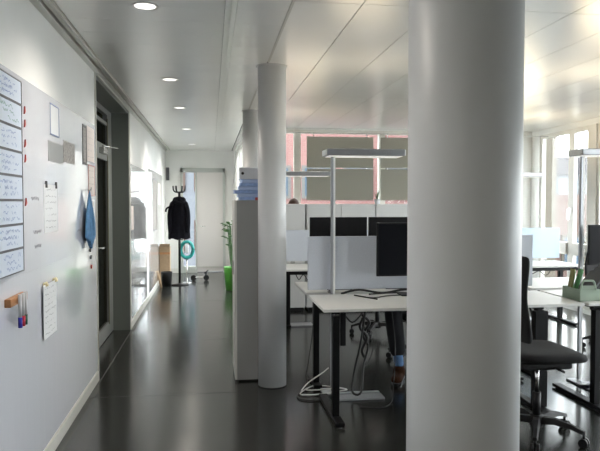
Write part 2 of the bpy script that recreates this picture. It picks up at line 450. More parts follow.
# ------------------------------------------------------------ downlights in the corridor ceiling
first = None
dl = ['nearest', 'second nearest', 'third', 'farthest']
for i, yy in enumerate((3.82, 6.05, 7.83, 10.1, 12.75, 1.7, -.4, -2.2)):  # last three are out of view, added as fill light for the corridor
    lab = ['recessed round ceiling downlight nearest the camera in corridor', 'round ceiling downlight level with the dark door', 'round ceiling downlight third along the corridor', 'round ceiling downlight fourth along the corridor', 'round ceiling downlight farthest down the corridor', 'added fill downlight beside the near column, above the frame', 'added fill downlight directly above the camera', 'added fill downlight next to the rear wall behind camera'][i]
    if first is None:
        first = thing('downlight', lab, 'ceiling light', (-.37, yy, H), 0, 'downlights in the corridor ceiling')
        MB().lathe([(.062, -.001), (.078, -.001), (.078, -.007), (.062, -.004)], seg=32).build('rim', 'lamp_white', first)
        MB().lathe([(0, -.0012), (.061, -.0012), (.061, -.003), (0, -.003)], seg=32).build('reflector', 'lamp_bright', first)
    else: dup(first, (-.37, yy, H), 0, lab)
    ld = bpy.data.lights.new('downlight_lamp', 'SPOT'); lo_ = bpy.data.objects.new('downlight_lamp', ld); COL.objects.link(lo_)
    ld.energy = DOWNLIGHT * (.5 if yy < 3 else 1); ld.spot_size = 2.75; ld.spot_blend = 1; ld.shadow_soft_size = .05; ld.color = (1, .92, .82); lo_.location = (-.37, yy, H - .03); ld.specular_factor = .25

# ------------------------------------------------------------ left wall boards and papers
tag(MB().box(XL, XL + .006, 1.2, D0 - .02, 1.170, 2.2).build('whiteboard', 'board_gloss'), 'upper glossy whiteboard sheet on left wall before the dark door', 'whiteboard')
tag(MB().box(XL, XL + .006, 1.2, D0 - .02, .10, 1.169).build('whiteboard', 'board_gloss'), 'lower glossy whiteboard sheet on left wall above the baseboard', 'whiteboard')
tag(MB().box(XL, XL + .006, D1 + .12, 10.0, .10, 2.02).build('whiteboard', 'board_gloss_far'), 'glossy whiteboard sheet on left wall just past the dark door', 'whiteboard')
tag(MB().box(XL, XL + .006, 10.35, 13.2, .10, 2.08).build('whiteboard', 'board_gloss_far'), 'glossy whiteboard sheet on left wall farthest down the corridor', 'whiteboard')
WX = XL + .006

def scribble(bld, x, y0, y1, z, amp=.010, wd=.0022, seed=0):
    rnd = random.Random(seed); yy = y0; pts = []
    while yy < y1:
        pts.append((yy, z + rnd.uniform(-amp, amp))); yy += rnd.uniform(.006, .013)
        if rnd.random() < .13: pts.append(None); yy += .018
    for a, b_ in zip(pts, pts[1:]):
        if a is None or b_ is None: continue
        d = Vector((0, b_[0] - a[0], b_[1] - a[1])); nn = Vector((0, -d.z, d.y)).normalized() * wd
        A = Vector((x, *a)); B = Vector((x, *b_))
        v = [bld.bm.verts.new(q) for q in (A - nn, B - nn, B + nn, A + nn)]
        bld.bm.faces.new(v)

def sheet(name, label, cat, y0, y1, z0, z1, m, x=WX, border=None, lines=0, ink='ink_grey', group=None, th=.002, bw=.006, amp=.006, curl=0):
    t_ = thing(name, label, cat, (x, (y0 + y1) / 2, z0), 0, group)
    w_ = (y1 - y0) / 2; hgt = z1 - z0
    MB().box(0, th, -w_, w_, 0, hgt).build('sheet', m, t_)
    if border:
        MB().box(th, th + .002, -w_, -w_ + bw, 0, hgt).box(th, th + .002, w_ - bw, w_, 0, hgt).box(th, th + .002, -w_ + bw, w_ - bw, 0, bw).box(th, th + .002, -w_ + bw, w_ - bw, hgt - bw, hgt).build('border', border, t_)
    if lines:
        s_ = MB()
        for k in range(lines):
            scribble(s_, th + .0008, -w_ * .8, w_ * (.8 - .7 * random.random() * (k % 3 == 0)), hgt * (1 - (k + .8) / (lines + .6)), amp, .0013, seed=k + int(y0 * 100))
        s_.build('handwriting', ink, t_)
    return t_

# planner with eight rows
P0, P1, Z0, Z1 = 2.45, 3.52, 1.19, 2.175
pl = thing('planner', 'large wall planner with eight ruled rows of blue handwriting', 'planner', (WX, (P0 + P1) / 2, Z0))
w_ = (P1 - P0) / 2
MB().box(0, .003, -w_, w_, 0, Z1 - Z0).build('sheet', 'paper_blue', pl)
rw = MB(); rh = (Z1 - Z0) / 8
for k in range(9): rw.box(.003, .005, -w_, w_, k * rh - .006 if k else 0, k * rh + (.006 if k < 8 else 0))
rw.box(.003, .005, w_ - .008, w_, 0, Z1 - Z0)
rw.build('ruled_lines', 'tape_dark', pl)
hb = MB(); hg = MB()
for k in range(8):
    zt = k * rh + rh / 2
    tgt = hg if k in (6,) else hb
    for q, off in enumerate((.03, .0, -.03)):
        if random.random() < .9: scribble(tgt, .0038, -w_ + .05, -w_ + random.uniform(.5, .98), zt + off, .010, .0017, seed=k * 7 + q)
        scribble(tgt, .0038, w_ - random.uniform(.28, .36), w_ - random.uniform(.05, .12), zt + off, .011, .0019, seed=k * 9 + q + 50)
hb.build('handwriting', 'ink_blue', pl); hg.build('handwriting', 'ink_green', pl)
# red triangular magnets
lab = ['topmost red triangular magnet beside the wall planner', 'second red triangular magnet down beside the wall planner', 'third red triangular magnet down beside the wall planner', 'fourth red triangular magnet down beside the wall planner', 'lowest red triangular magnet, alone beside the planner rows']
for i, z in enumerate((2.035, 1.965, 1.86, 1.78, 1.55)):
    s_ = .021
    m_ = MB().poly([(0, -s_ * .6, -s_), (0, s_ * .6, -s_ * .3), (0, 0, s_)], (.006, 0, 0))
    tag(m_.build('magnet', 'red', loc=(WX, 3.575, z)), lab[i], 'magnet', 'red magnets beside the planner')
sheet('notice', 'white notice with thin blue outline high on whiteboard', 'notice', 4.12, 4.35, 1.965, 2.16, 'paper', border='frame_blue', bw=.008)
sheet('reflection_patch', 'plain grey rectangle imitating a reflection, left of the mottled one', 'reflection_patch', 4.07, 4.46, 1.80, 1.925, 'reflection_grey')  # this and the next sheet paint the hanging boards' reflection onto the whiteboard
sheet('reflection_patch', 'mottled brown rectangle imitating a reflection, beside the plain grey one', 'reflection_patch', 4.47, 4.83, 1.82, 1.965, 'print_and_reflection')
pp = sheet('paper_sheet', 'white written sheet held by two dark clips', 'paper', 3.95, 4.28, 1.365, 1.655, 'paper', lines=7)
for yy in (-.13, .115): MB().box(0, .012, yy, yy + .015, .27, .31).build('clip', 'tape_dark', pp)
tag(MB().box(0, .001, -.3, .3, 0, .003).build('marker_line', 'ink_grey', loc=(WX, 4.55, 1.60)), 'thin grey marker line drawn across upper whiteboard', 'drawn line')
pp = sheet('paper_sheet', 'white text page hanging from two pale yellow magnets', 'paper', 3.86, 4.17, .745, 1.065, 'paper', lines=9, x=WX + .012)
for yy in (-.10, .13):
    MB().cyl((-.012, yy, .315), (.012, yy, .325), .014).build('magnet', 'yellow_magnet', pp)
# wooden marker rail
mr = thing('marker_rail', 'small wooden rail on lower whiteboard holding three markers', 'marker holder', (WX, 3.335, 1.065))
MB().box(0, .03, -.14, .14, -.02, .02, .003).build('rail', 'wood', mr)
for i, (yy, cm, nm) in enumerate(((3.295, 'cap_blue', 'blue'), (3.345, 'cap_red', 'red'), (3.385, 'cap_green', 'dark green'))):
    lab_ = {'blue': 'blue capped marker, leftmost on the wooden rail', 'red': 'red capped marker between two others on wooden rail', 'dark green': 'dark green capped marker, rightmost on the wooden rail'}[nm]
    mk = thing('marker', lab_, 'marker', (WX + .043, yy, .93), 0, 'markers on the wooden rail')
    MB().cyl((0, 0, .05), (0, 0, .165), .009, seg=12).build('barrel', 'marker_body', mk)
    MB().cyl((0, 0, 0), (0, 0, .052), .0105, seg=12).build('cap', cm, mk)
# handwriting directly on the board
for k, (a, b_, z, lab_) in enumerate([(3.68, 3.84, 1.57, 'faint grey scrawl beside the planner, above the lowest magnet'), (3.72, 3.88, 1.38, 'faint grey scrawl left of the clipped sheet, halfway down'), (3.74, 3.88, 1.30, 'faint grey scrawl just above the whiteboard seam'), (4.9, 5.1, 1.34, 'faint grey scrawl left of the blue cloth')]):
    pts = [(0, a - 4.3 + (b_ - a) * q / 14, z + .012 * math.sin(q * 2.3 + k)) for q in range(15)]
    tag(MB().tube(pts, .0007, seg=4, sub=2).build('marker_scrawl', 'ink_grey', loc=(WX + .001, 4.3, 0)), lab_, 'writing')
# notices next to the dark door
sheet('notice', 'narrow dark edged notice left of the pinkish papers', 'notice', 5.12, 5.28, 1.84, 2.15, 'print_and_reflection', border='tape_dark', bw=.02)
sheet('notice', 'tall pinkish poster beside the dark door', 'notice', 5.30, 5.62, 1.88, 2.16, 'paper_pink', lines=5)
sheet('notice', 'pinkish sheet under the tall pinkish poster', 'notice', 5.34, 5.62, 1.60, 1.85, 'paper_pink', border='red', bw=.005, lines=4)
sheet('notice', 'small white note above the blue cloth near door', 'notice', 5.42, 5.6, 1.42, 1.57, 'paper', lines=3)
# blue cloth on a hook
ct = thing('cloth', 'blue cloth hanging folded to a point on a wall hook', 'cloth', (WX, 5.22, 1.18))
c_ = MB(); bm = c_.bm
N, Mv = 18, 16; grid = []
for i in range(N + 1):
    v = i / N; row = []
    zz = .46 * (1 - v)
    half = .012 + .21 * min(1, v / .78) if v < .78 else .222 * (1 - (v - .78) / .22 * .9)
    for k in range(Mv + 1):
        u = k / Mv * 2 - 1
        row.append(bm.verts.new((.03 + .022 * math.cos(u * 9 + v * 1.5) * min(1, v * 2) * (1 - .3 * v), u * half + .03 * v, zz + .05 * abs(u) * (v > .78) * (v - .78) / .22)))
    grid.append(row)
for i in range(N):
    for k in range(Mv): bm.faces.new((grid[i][k], grid[i][k + 1], grid[i + 1][k + 1], grid[i + 1][k]))
co = c_.build('fabric', 'cloth_blue', ct, smooth=True)
md = co.modifiers.new('t', 'SOLIDIFY'); md.thickness = .003
MB().cyl((0, 0, .462), (.04, 0, .462), .005).cyl((.04, 0, .462), (.045, 0, .485), .005).build('hook', 'steel', ct)
labs = ['upper round dark magnet below the blue cloth', 'middle round dark magnet below the blue cloth', 'lowest round red magnet below the blue cloth']
for i, z in enumerate((1.16, 1.10, 1.02)):
    tag(MB().cyl((0, 0, 0), (.01, 0, 0), .016, seg=16).build('magnet', 'tape_dark' if i < 2 else 'red', loc=(WX, 5.38 + .02 * i, z)), labs[i], 'magnet', 'round magnets under the cloth')
# posters past the door
sheet('poster', 'tall grey poster with red patch far along left wall', 'poster', 11.1, 11.9, 1.05, 1.95, 'print_and_reflection', border='ink_grey', bw=.02)
sheet('poster', 'small colourful sheet above the coat stand side of wall', 'poster', 12.2, 12.7, 1.5, 1.9, 'paper_pink', lines=4)
sheet('notice', 'cream notice close beside the dark door jamb', 'notice', 8.12, 8.35, 1.2, 1.5, 'paper_pink', lines=4)
tr = thing('pen_tray', 'small metal pen tray low on the far whiteboard', 'tray', (WX, 8.6, .50))
MB().box(0, .05, -.25, .25, 0, .01).box(.04, .05, -.25, .25, .01, .03).build('tray', 'steel', tr)
sg = tag(MB().box(-.035, .035, -.018, 0, -.14, .14, .01).build('sign', 'tape_dark', loc=(-.93, YE, 2.16)), 'narrow dark sign on the end wall left of doorway', 'sign')

# ------------------------------------------------------------ coat stand and things at the corridor end
cs = thing('coat_stand', 'black metal coat stand with curved hooks near corridor end', 'coat stand', (-.585, 12.1, 0))
MB().lathe([(0, 0), (.17, 0), (.17, .015), (.05, .028), (.022, .04), (0, .04)], seg=32).build('base', 'black_metal', cs)
MB().cyl((0, 0, .03), (0, 0, 1.74), .022).build('pole', 'black_metal', cs)
for k in range(6):
    a = k * PI / 3
    pts = [(0, 0, 1.735), (.05 * math.cos(a), .05 * math.sin(a), 1.73), (.10 * math.cos(a), .10 * math.sin(a), 1.765), (.112 * math.cos(a), .112 * math.sin(a), 1.85)]
    MB().tube(pts, .013).build('hook', 'black_metal', cs)
for k in range(4):
    a = k * PI / 2 + .4
    MB().tube([(0, 0, .86), (.05 * math.cos(a), .05 * math.sin(a), .85), (.09 * math.cos(a), .09 * math.sin(a), .90)], .008).build('lower_hook', 'black_metal', cs)
ct = thing('coat', 'black coat hanging on the black coat stand', 'coat', (-.585, 12.02, .87))
c_ = MB(); bm = c_.bm; rings = []
prof = [(.0, .20, .12), (.12, .195, .12), (.35, .175, .11), (.52, .165, .11), (.60, .155, .10), (.68, .14, .10), (.74, .07, .07), (.77, .04, .04)]
for z, rx, ry in prof:
    rings.append([bm.verts.new((rx * math.cos(2 * PI * k / 32) * (1 + .05 * math.sin(k * 2.2 + z * 3)), ry * math.sin(2 * PI * k / 32) * (1 + .13 * math.sin(k * 1.7 + z * 2)), z + .012 * math.sin(k * 1.3))) for k in range(32)])
for a, b_ in zip(rings, rings[1:]):
    for k in range(32): bm.faces.new((a[k], a[(k + 1) % 32], b_[(k + 1) % 32], b_[k]))
bm.faces.new(rings[-1])
cb_ = c_.build('coat_body', 'coat_black', ct, smooth=True)
for s_ in (-1, 1):
    MB().tube([(s_ * .11, -.03, .66), (s_ * .155, -.06, .5), (s_ * .165, -.08, .3), (s_ * .155, -.08, .12)], lambda q: .052 - .014 * q, seg=12).build('sleeve', 'coat_black', ct)
MB().tube([(-.08, -.06, .70), (0, -.12, .66), (.09, -.06, .70), (.07, .05, .74), (-.07, .05, .74), (-.08, -.06, .70)], .032, seg=10).build('collar', 'coat_black', ct)
MB().tube([(-.15, -.10, .60), (-.22, -.10, .56), (-.235, -.09, .50)], .016).build('strap', 'coat_black', ct)
wb = thing('waste_bin', 'black round waste bin beside the coat stand', 'bin', (-.815, 11.95, 0))
MB().lathe([(0, .001), (.085, .001), (.105, .26), (.108, .265), (.1, .262), (.08, .012), (0, .012)], seg=32).build('body', 'bin_black', wb)
MB().lathe([(.104, .255), (.113, .262), (.104, .27), (.098, .262), (.104, .255)], seg=32).build('rim', 'black_plastic', wb)
cbx = thing('cardboard_box', 'tall narrow brown cardboard box standing behind waste bin', 'box', (-.88, 12.45, 0))
MB().box(-.09, .10, -.14, .14, 0, .70).build('body', 'cardboard', cbx)
MB().box(-.092, .102, -.142, .142, .56, .60).build('tape', 'wood', cbx)
MB().poly([(-.09, -.14, .70), (.10, -.14, .70), (.11, -.2, .76), (-.08, -.2, .76)], (0, .003, .002)).build('flap', 'cardboard', cbx)
tube_ = tag(MB().cyl((0, 0, 0), (-.07, .0, .30), .022).build('cardboard_tube', 'cardboard', loc=(-.90, 11.80, 0)), 'thin brown cardboard tube leaning left of waste bin', 'tube')
# teal hoop bag on a low hook + scooter
tb = thing('hoop', 'thick teal ring hanging behind the coat stand pole', 'ring', (-.46, 12.36, .64))
rg = MB(); pts = []
MBt = [(.115 * math.cos(a * PI / 8), .01 * math.sin(a), .15 * math.sin(a * PI / 8)) for a in range(17)]
rg.tube(MBt, .034, seg=12, sub=3).build('ring', 'teal', tb)
MB().box(-.035, .035, -.03, .03, -.06, .14, .01).build('label_tag', 'paper', tb)
MB().cyl((0, 0, -.64), (0, 0, -.15), .012).cyl((0, 0, -.64), (0, 0, -.625), .09).build('stand', 'steel', tb)
sc_ = thing('scooter', 'small folded kick scooter with dark wheels by doorway', 'scooter', (-.26, 12.75, 0))
for xx in (-.09, .16):
    MB().cyl((xx, -.02, .055), (xx, .02, .055), .055, seg=24).build('wheel', 'black_plastic', sc_)
MB().box(-.06, .10, -.05, .05, .06, .075, .005).build('deck', 'steel', sc_)
MB().cyl((.14, 0, .06), (.165, 0, .17), .015).cyl((.13, -.05, .15), (.2, .05, .2), .012).build('stem', 'black_metal', sc_)
# potted plant behind the cabinet
pt = thing('potted_plant', 'leafy plant in lime green pot behind the grey cabinet', 'plant', (.352, 11.3, 0))
MB().lathe([(0, 0), (.10, 0), (.135, .40), (.14, .41), (.125, .41), (.12, .37), (0, .37)], seg=32).build('pot', 'pot_green', pt)
MB().lathe([(0, .371), (.119, .371), (.119, .373)], seg=32).build('soil', 'soil', pt)
rnd = random.Random(3)
st = MB(); lv = MB()
for k in range(26):
    a = rnd.uniform(0, 2 * PI) if k > 3 else PI + rnd.uniform(-.5, .5); r = rnd.uniform(.01, .04) if math.cos(a) > 0 else rnd.uniform(.03, .10); z = rnd.uniform(.75, 1.22)
    top = Vector((r * math.cos(a), r * math.sin(a), z))
    st.tube([(0, 0, .37), (top.x * .4, top.y * .4, z * .6), top], .006, seg=6, sub=4)
    d = Vector((math.cos(a), math.sin(a), rnd.uniform(-.3, .8))).normalized(); side = d.cross(Vector((0, 0, 1))).normalized()
    ll = rnd.uniform(.10, .15) * (.4 if math.cos(a) > 0 else 1); ww = .035
    P = [top, top + d * ll * .35 + side * ww, top + d * ll * .7 + side * ww * .8, top + d * ll + Vector((0, 0, -.03)), top + d * ll * .7 - side * ww * .8, top + d * ll * .35 - side * ww]
    lv.poly(P, (0, 0, .002))
st.build('stem', 'leaf', pt); lv.build('foliage', 'leaf', pt)

# ------------------------------------------------------------ grey cabinet with blue folders on top
cb = thing('cabinet', 'tall grey cabinet with white corridor side behind the round column', 'cabinet', (.205, 5.484, 0))
MB().box(.012, .42, 0, .03, .018, 1.565).box(.012, .42, .03, .60, 1.545, 1.565).box(.012, .42, .03, .60, .018, .04).box(.40, .42, .03, .60, .04, 1.545).box(.012, .40, .58, .60, .04, 1.545).build('body', 'cab_grey', cb)
for a, b_ in ((.002, .30), (.304, .60)):
    dd = MB().box(-.006, .012, a, b_, .02, 1.565).build('door', 'cab_white', cb)
    MB().box(-.02, -.006, b_ - .035 if a < .1 else a + .02, b_ - .02 if a < .1 else a + .035, .9, 1.02).build('handle', 'steel', dd)
MB().box(.025, .41, .02, .59, 0, .018).build('plinth', 'black_plastic', cb)
z = 1.565
rnd = random.Random(5)
labs = ['lowest pale blue folder in the stack on grey cabinet', 'blue folder second from bottom of the stack', 'blue folder third from bottom, sticking out left', 'blue folder fourth from bottom of the stack', 'blue folder fifth from bottom of the stack', 'topmost blue folder under the white box']
for i in range(6):
    th = .028 + .004 * (i % 2); ox = (.03, .02, -.01, .03, .04, .05)[i]
    ft = thing('folder', labs[i], 'folder', (.205 + ox, 5.50, z), rnd.uniform(-.05, .03), 'blue folders on the grey cabinet')
    MB().box(0, .30, 0, .24, 0, .002).box(0, .30, 0, .24, th - .003, th - .001).box(.298, .30, 0, .24, .002, th - .003).build('cover', 'folder_blue', ft)
    MB().box(.006, .296, .004, .235, .003, th - .004).build('paper_block', 'folder_pale' if i % 2 else 'folder_blue', ft)
    z += th
bx = thing('document_box', 'white document box with dark holes atop blue folders', 'box', (.245, 5.505, z))
MB().box(0, .22, 0, .26, .0, .10, .004).build('body', 'binder_white', bx)
for xx in (.025, .195): MB().cyl((xx, -.002, .05), (xx, .004, .05), .012, seg=16).build('finger_hole', 'black_plastic', bx)
tag(MB().box(0, .06, 0, .015, 0, .025, .004).build('hole_punch', 'red', loc=(.375, 5.486, 1.565)), 'small red object at the foot of blue folder stack', 'stationery')

# ------------------------------------------------------------ desks
def make_desk(label, x0, x1, y0, y1, ht, feet, legw=.05, group=None, foot_len=.70, legx=None):
    t_ = thing('desk', label, 'desk', (x0, y0, 0), 0, group)
    Wd, Dd = x1 - x0, y1 - y0
    MB().box(0, Wd, 0, Dd, ht - .022, ht, .003).build('tabletop', 'white_lam', t_)
    for i, xx in enumerate(legx or (.095, Wd - .095)):
        fy, ly = feet
        lw = legw if not isinstance(legw, tuple) else legw[i]
        MB().box(xx - lw / 2, xx + lw / 2, ly - .03, ly + .03, .03, ht - .055, .003).build('leg', 'black_metal', t_)
        ft = MB().box(xx - .035, xx + .035, fy, fy + foot_len, .008, .035, .006).build('foot', 'black_metal', t_)
        for gy in (fy + .04, fy + foot_len - .04): MB().cyl((xx, gy, 0), (xx, gy, .01), .02).build('glide', 'steel', ft)
    xa, xb = legx or (.095, Wd - .095)
    MB().box(xa - .02, xb + .02, Dd / 2 - .03, Dd / 2 + .03, ht - .055, ht - .022).box(xa - .03, xa + .03, .05, Dd - .05, ht - .045, ht - .022).box(xb - .03, xb + .03, .05, Dd - .05, ht - .045, ht - .022).build('frame', 'black_metal', t_)
    return t_
HA = .80
make_desk('white desk in front row with grey privacy panel behind it', .775, 2.735, 4.375, 5.09, HA, (-.13, .05), legw=(.048, .10), legx=(.095, 1.635))
make_desk('white desk facing away behind the grey privacy panel', .775, 2.735, 5.225, 5.94, HA, (-.06, .06), foot_len=.34)
make_desk('white desk at right carrying the green crate', 2.765, 4.725, 4.375, 5.09, HA, (-.10, .05))
make_desk('white desk behind the desk with green crate', 2.765, 4.725, 5.225, 5.94, HA, (-.02, .06))
md1 = make_desk('white desk in middle row seen beside the slim round column', .84, 2.76, 7.40, 8.10, .76, (.35, .4))
md2 = make_desk('white desk in middle row near the right windows', 2.80, 4.62, 7.40, 8.10, .76, (0, .4))

for m_, w_ in ((md1, 1.92), (md2, 1.82)): MB().box(.01, w_ - .01, .02, .05, .76 - .065, .76 - .022).build('apron', 'black_metal', m_)
def panel(label, x0, x1, y_, z0, z1, m='panel_fabric', ht=.80):
    t_ = thing('privacy_panel', label, 'desk panel', (x0, y_, z0))
    MB().box(0, x1 - x0, 0, .025, 0, z1 - z0, .004).build('screen', m, t_)
    for xx in (.20, x1 - x0 - .2):
        MB().box(xx - .025, xx + .025, .025, .09, ht - z0 - .02 + .0201, ht - z0 + .005).box(xx - .025, xx + .025, .025, .035, ht - z0, .12).build('bracket', 'steel', t_)
    return t_
panel('long grey fabric privacy panel behind the front left desk', .782, 2.735, 5.155, .83, 1.268)
panel('grey privacy panel on the middle row desk by slim column', .84, 2.76, 8.13, .79, 1.19, ht=.76)
panel('pale blue privacy panel in front of right windows', 2.80, 4.70, 8.13, .79, 1.20, 'panel_light', ht=.76)

# ------------------------------------------------------------ monitors
def monitor(label, x, y_, z, wd, hg, zb, face=-1, ht=HA, group=None):
    t_ = thing('monitor', label, 'monitor', (x, y_, ht), 0 if face < 0 else PI, group)
    z0 = zb - ht
    MB().box(-wd / 2, wd / 2, 0, .03, z0, z0 + hg, .005).build('housing', 'black_plastic', t_)
    MB().box(-wd / 2 + .012, wd / 2 - .012, -.002, .0, z0 + .014, z0 + hg - .012).build('display', 'screen', t_)
    MB().box(-.025, .025, .03, .05, .0, z0 + hg * .55, .003).build('neck', 'black_metal', t_)
    MB().box(-.11, .11, -.05, .085, 0, .012, .004).build('foot', 'black_metal', t_)
monitor('black monitor on front desk beside the thick column', 1.61, 4.96, 0, .60, .43, .955)
monitor('black monitor above the grey panel, the wider visible one', 1.085, 5.42, 0, .50, .34, 1.08, face=1)
monitor('black monitor above the panel, mostly hidden behind another monitor', 1.60, 5.42, 0, .50, .34, 1.08, face=1)
monitor('black monitor at right edge behind the green crate', 3.43, 4.94, 0, .62, .34, 1.02)

# ------------------------------------------------------------ standing office lamps
def make_lamp(label, loc, ht, left=.07, length=.64, basedx=0, bdy=-.28, group='office floor lamps', power=1.0):
    t_ = thing('floor_lamp', label, 'floor lamp', loc, 0, group)
    MB().box(-.10, .36, bdy, bdy + .12, 0, .016, .003).box(-.10, .36, bdy + .15, bdy + .20, 0, .014, .003).box(-.10, -.02, bdy, .04, 0, .016, .003).build('base', 'lamp_grey', t_)
    MB().box(-.021, -.001, -.014, .014, .015, ht - .055, .003).build('pole', 'lamp_grey', t_)
    MB().box(-.001, .014, -.012, .012, .015, ht - .055, .002).build('pole_strip', 'lamp_white', t_)
    MB().box(-left, length - left, -.11, .11, ht - .055, ht, .006).build('lamp_head', 'lamp_grey', t_)
    MB().box(-left + .02, length - left - .02, -.09, .09, ht - .059, ht - .055).build('diffuser', 'lamp_glow', t_)
    for e0 in (length - left, -left - .006): MB().box(e0, e0 + .006, -.1, .1, ht - .05, ht - .005).build('end_cap', 'lamp_white', t_)
    MB().box(-left + .03, length - left - .03, -.08, .08, ht, ht + .002).build('uplight_panel', 'lamp_bright', t_)
    ld = bpy.data.lights.new('uplight', 'AREA'); lo_ = bpy.data.objects.new('uplight', ld); COL.objects.link(lo_)
    ld.shape = 'RECTANGLE'; ld.size = length - .1; ld.size_y = .16; ld.energy = UPLIGHT * power; ld.color = (1, .82, .55)
    lo_.location = (loc[0] + length / 2 - left, loc[1], loc[2] + ht + .01); lo_.rotation_euler = (PI, 0, 0)
    return t_
make_lamp('grey floor lamp standing at the front left desk', (.985, 5.118, 0), 1.975, power=.18)
make_lamp('grey floor lamp at right edge beside the green crate', (3.16, 5.118, 0), 2.00, power=.45)
make_lamp('grey floor lamp in middle row beside the slim column', (.90, 8.11 , 0), 1.935, left=.07, length=.68, power=.18)
make_lamp('white floor lamp in front of the right windows', (4.02, 8.11, 0), 1.94, left=.12, length=.50, power=.55)

# ------------------------------------------------------------ office chairs
def make_chair(label, loc, rz, ht=.60, group='black office swivel chairs'):
    t_ = thing('office_chair', label, 'chair', loc, rz, group)
    # seat faces +X ; backrest at -X
    s_ = MB(); bm = s_.bm; N = 28; rings = []
    for (sc, z) in ((.55, -.075), (.90, -.062), (1.0, -.03), (.985, -.005), (.90, .008), (.5, .004), (.02, 0)):
        ring = []
        for k in range(N):
            a = 2 * PI * k / N; ca, sa = math.cos(a), math.sin(a)
            ex = .55; x = math.copysign(abs(ca) ** ex, ca) * .25 * sc; y_ = math.copysign(abs(sa) ** ex, sa) * .245 * sc
            zz = z - .035 * max(0, (x - .12) / .13) ** 2
            ring.append(bm.verts.new((x + .03, y_, ht + zz)))
        rings.append(ring)
    for a, b_ in zip(rings, rings[1:]):
        for k in range(N): bm.faces.new((a[k], a[(k + 1) % N], b_[(k + 1) % N], b_[k]))
    bm.faces.new(rings[0][::-1]); bm.faces.new(rings[-1])
    so = s_.build('seat', 'seat_fabric', t_, smooth=True, sub=1)
    MB().box(-.17, .17, -.15, .15, ht - .115, ht - .06, .02).cyl((.05, -.13, ht - .10), (.05, -.24, ht - .10), .008).build('mechanism', 'seat_under', t_)
    b_ = MB(); bm = b_.bm; gr = []
    for i in range(13):
        v = i / 12; row = []
        z = ht + .06 + .56 * v; wd = .215 * (1 - .22 * v ** 3) * (1 - .12 * (1 - v) ** 3)
        for k in range(9):
            u = k / 4 - 1; row.append(bm.verts.new((-.205 - .015 * v + .02 * math.cos(v * 6) + .035 * u * u, u * wd, z)))
        gr.append(row)
    for i in range(12):
        for k in range(8): bm.faces.new((gr[i][k], gr[i][k + 1], gr[i + 1][k + 1], gr[i + 1][k]))
    bo = b_.build('backrest', 'seat_fabric', t_, smooth=True)
    md = bo.modifiers.new('t', 'SOLIDIFY'); md.thickness = .035; md = bo.modifiers.new('s', 'SUBSURF'); md.levels = 1; md.render_levels = 1
    MB().tube([(-.12, 0, ht - .09), (-.25, 0, ht - .08), (-.30, 0, ht + .02), (-.305, 0, ht + .3)], .018).build('back_bar', 'black_plastic', t_)
    MB().cyl((0, 0, .13), (0, 0, .30), .027).build('gas_sleeve', 'black_plastic', t_)
    MB().cyl((0, 0, .30), (0, 0, ht - .11), .014).build('gas_piston', 'chrome', t_)
    MB().lathe([(0, .075), (.045, .075), (.05, .10), (.042, .15), (0, .15)], seg=24).build('hub', 'base_grey', t_)
    for k in range(5):
        a = 2 * PI * k / 5 + ARM; d = Vector((math.cos(a), math.sin(a), 0)); n_ = Vector((-d.y, d.x, 0))
        arm = MB(); bm = arm.bm; secs = []
        for q, (r, z, wd, hh_) in enumerate([(.035, .118, .030, .045), (.12, .128, .026, .038), (.22, .115, .021, .028), (.31, .088, .017, .02)]):
            secs.append([bm.verts.new(d * r + n_ * sx * wd + Vector((0, 0, z + sz * hh_ / 2))) for sx, sz in ((-1, -1), (1, -1), (.6, 1), (-.6, 1))])
        for p, r_ in zip(secs, secs[1:]):
            for m_ in range(4): bm.faces.new((p[m_], p[(m_ + 1) % 4], r_[(m_ + 1) % 4], r_[m_]))
        bm.faces.new(secs[0][::-1]); bm.faces.new(secs[-1])
        am = arm.build('base_arm', 'base_grey', t_)
        cc = d * .30; w1 = n_
        MB().cyl(cc + w1 * .008 + Vector((0, 0, .028)), cc + w1 * .028 + Vector((0, 0, .028)), .028, seg=20).cyl(cc - w1 * .028 + Vector((0, 0, .028)), cc - w1 * .008 + Vector((0, 0, .028)), .028, seg=20).cyl(cc + Vector((0, 0, .03)), cc + Vector((0, 0, .085)), .009).build('caster', 'black_plastic', am)
    return t_
ARM = math.radians(-47.5)
ch = make_chair('black office chair in foreground right of the thick column', (2.125, 3.93, 0), 0, ht=.59)
low = make_chair('black office chair the seated person is using', (2.00, 5.98, 0), -PI / 2 - .1, ht=.50)
dup(low, (1.93, 7.28, 0), PI / 2 - .35, 'empty black office chair in front of the middle row desk')
dup(low, (4.22, 6.25, 0), -PI / 2 + .3, 'black office chair behind the desk with green crate')

# ------------------------------------------------------------ people
def skin(name, verts, edges, m, parent, root=0, sub=2):
    me = bpy.data.meshes.new(name); me.from_pydata([v[:3] for v in verts], edges, [])
    o = bpy.data.objects.new('tmp', me); COL.objects.link(o)
    md = o.modifiers.new('skin', 'SKIN'); md.use_smooth_shade = True
    if not me.skin_vertices: me.skin_vertices.new()
    for i, v in enumerate(verts):
        r = v[3]; me.skin_vertices[0].data[i].radius = r if isinstance(r, tuple) else (r, r)
        me.skin_vertices[0].data[i].use_root = (i == root)
    ms = o.modifiers.new('s', 'SUBSURF'); ms.levels = sub; ms.render_levels = sub
    bpy.context.view_layer.update()
    dg = bpy.context.evaluated_depsgraph_get()
    nm = bpy.data.meshes.new_from_object(o.evaluated_get(dg)); nm.name = name
    bpy.data.objects.remove(o); nm.materials.clear(); nm.materials.append(MATS[m])
    for p in nm.polygons: p.use_smooth = True
    r = bpy.data.objects.new(name, nm); COL.objects.link(r); r.parent = parent
    return r
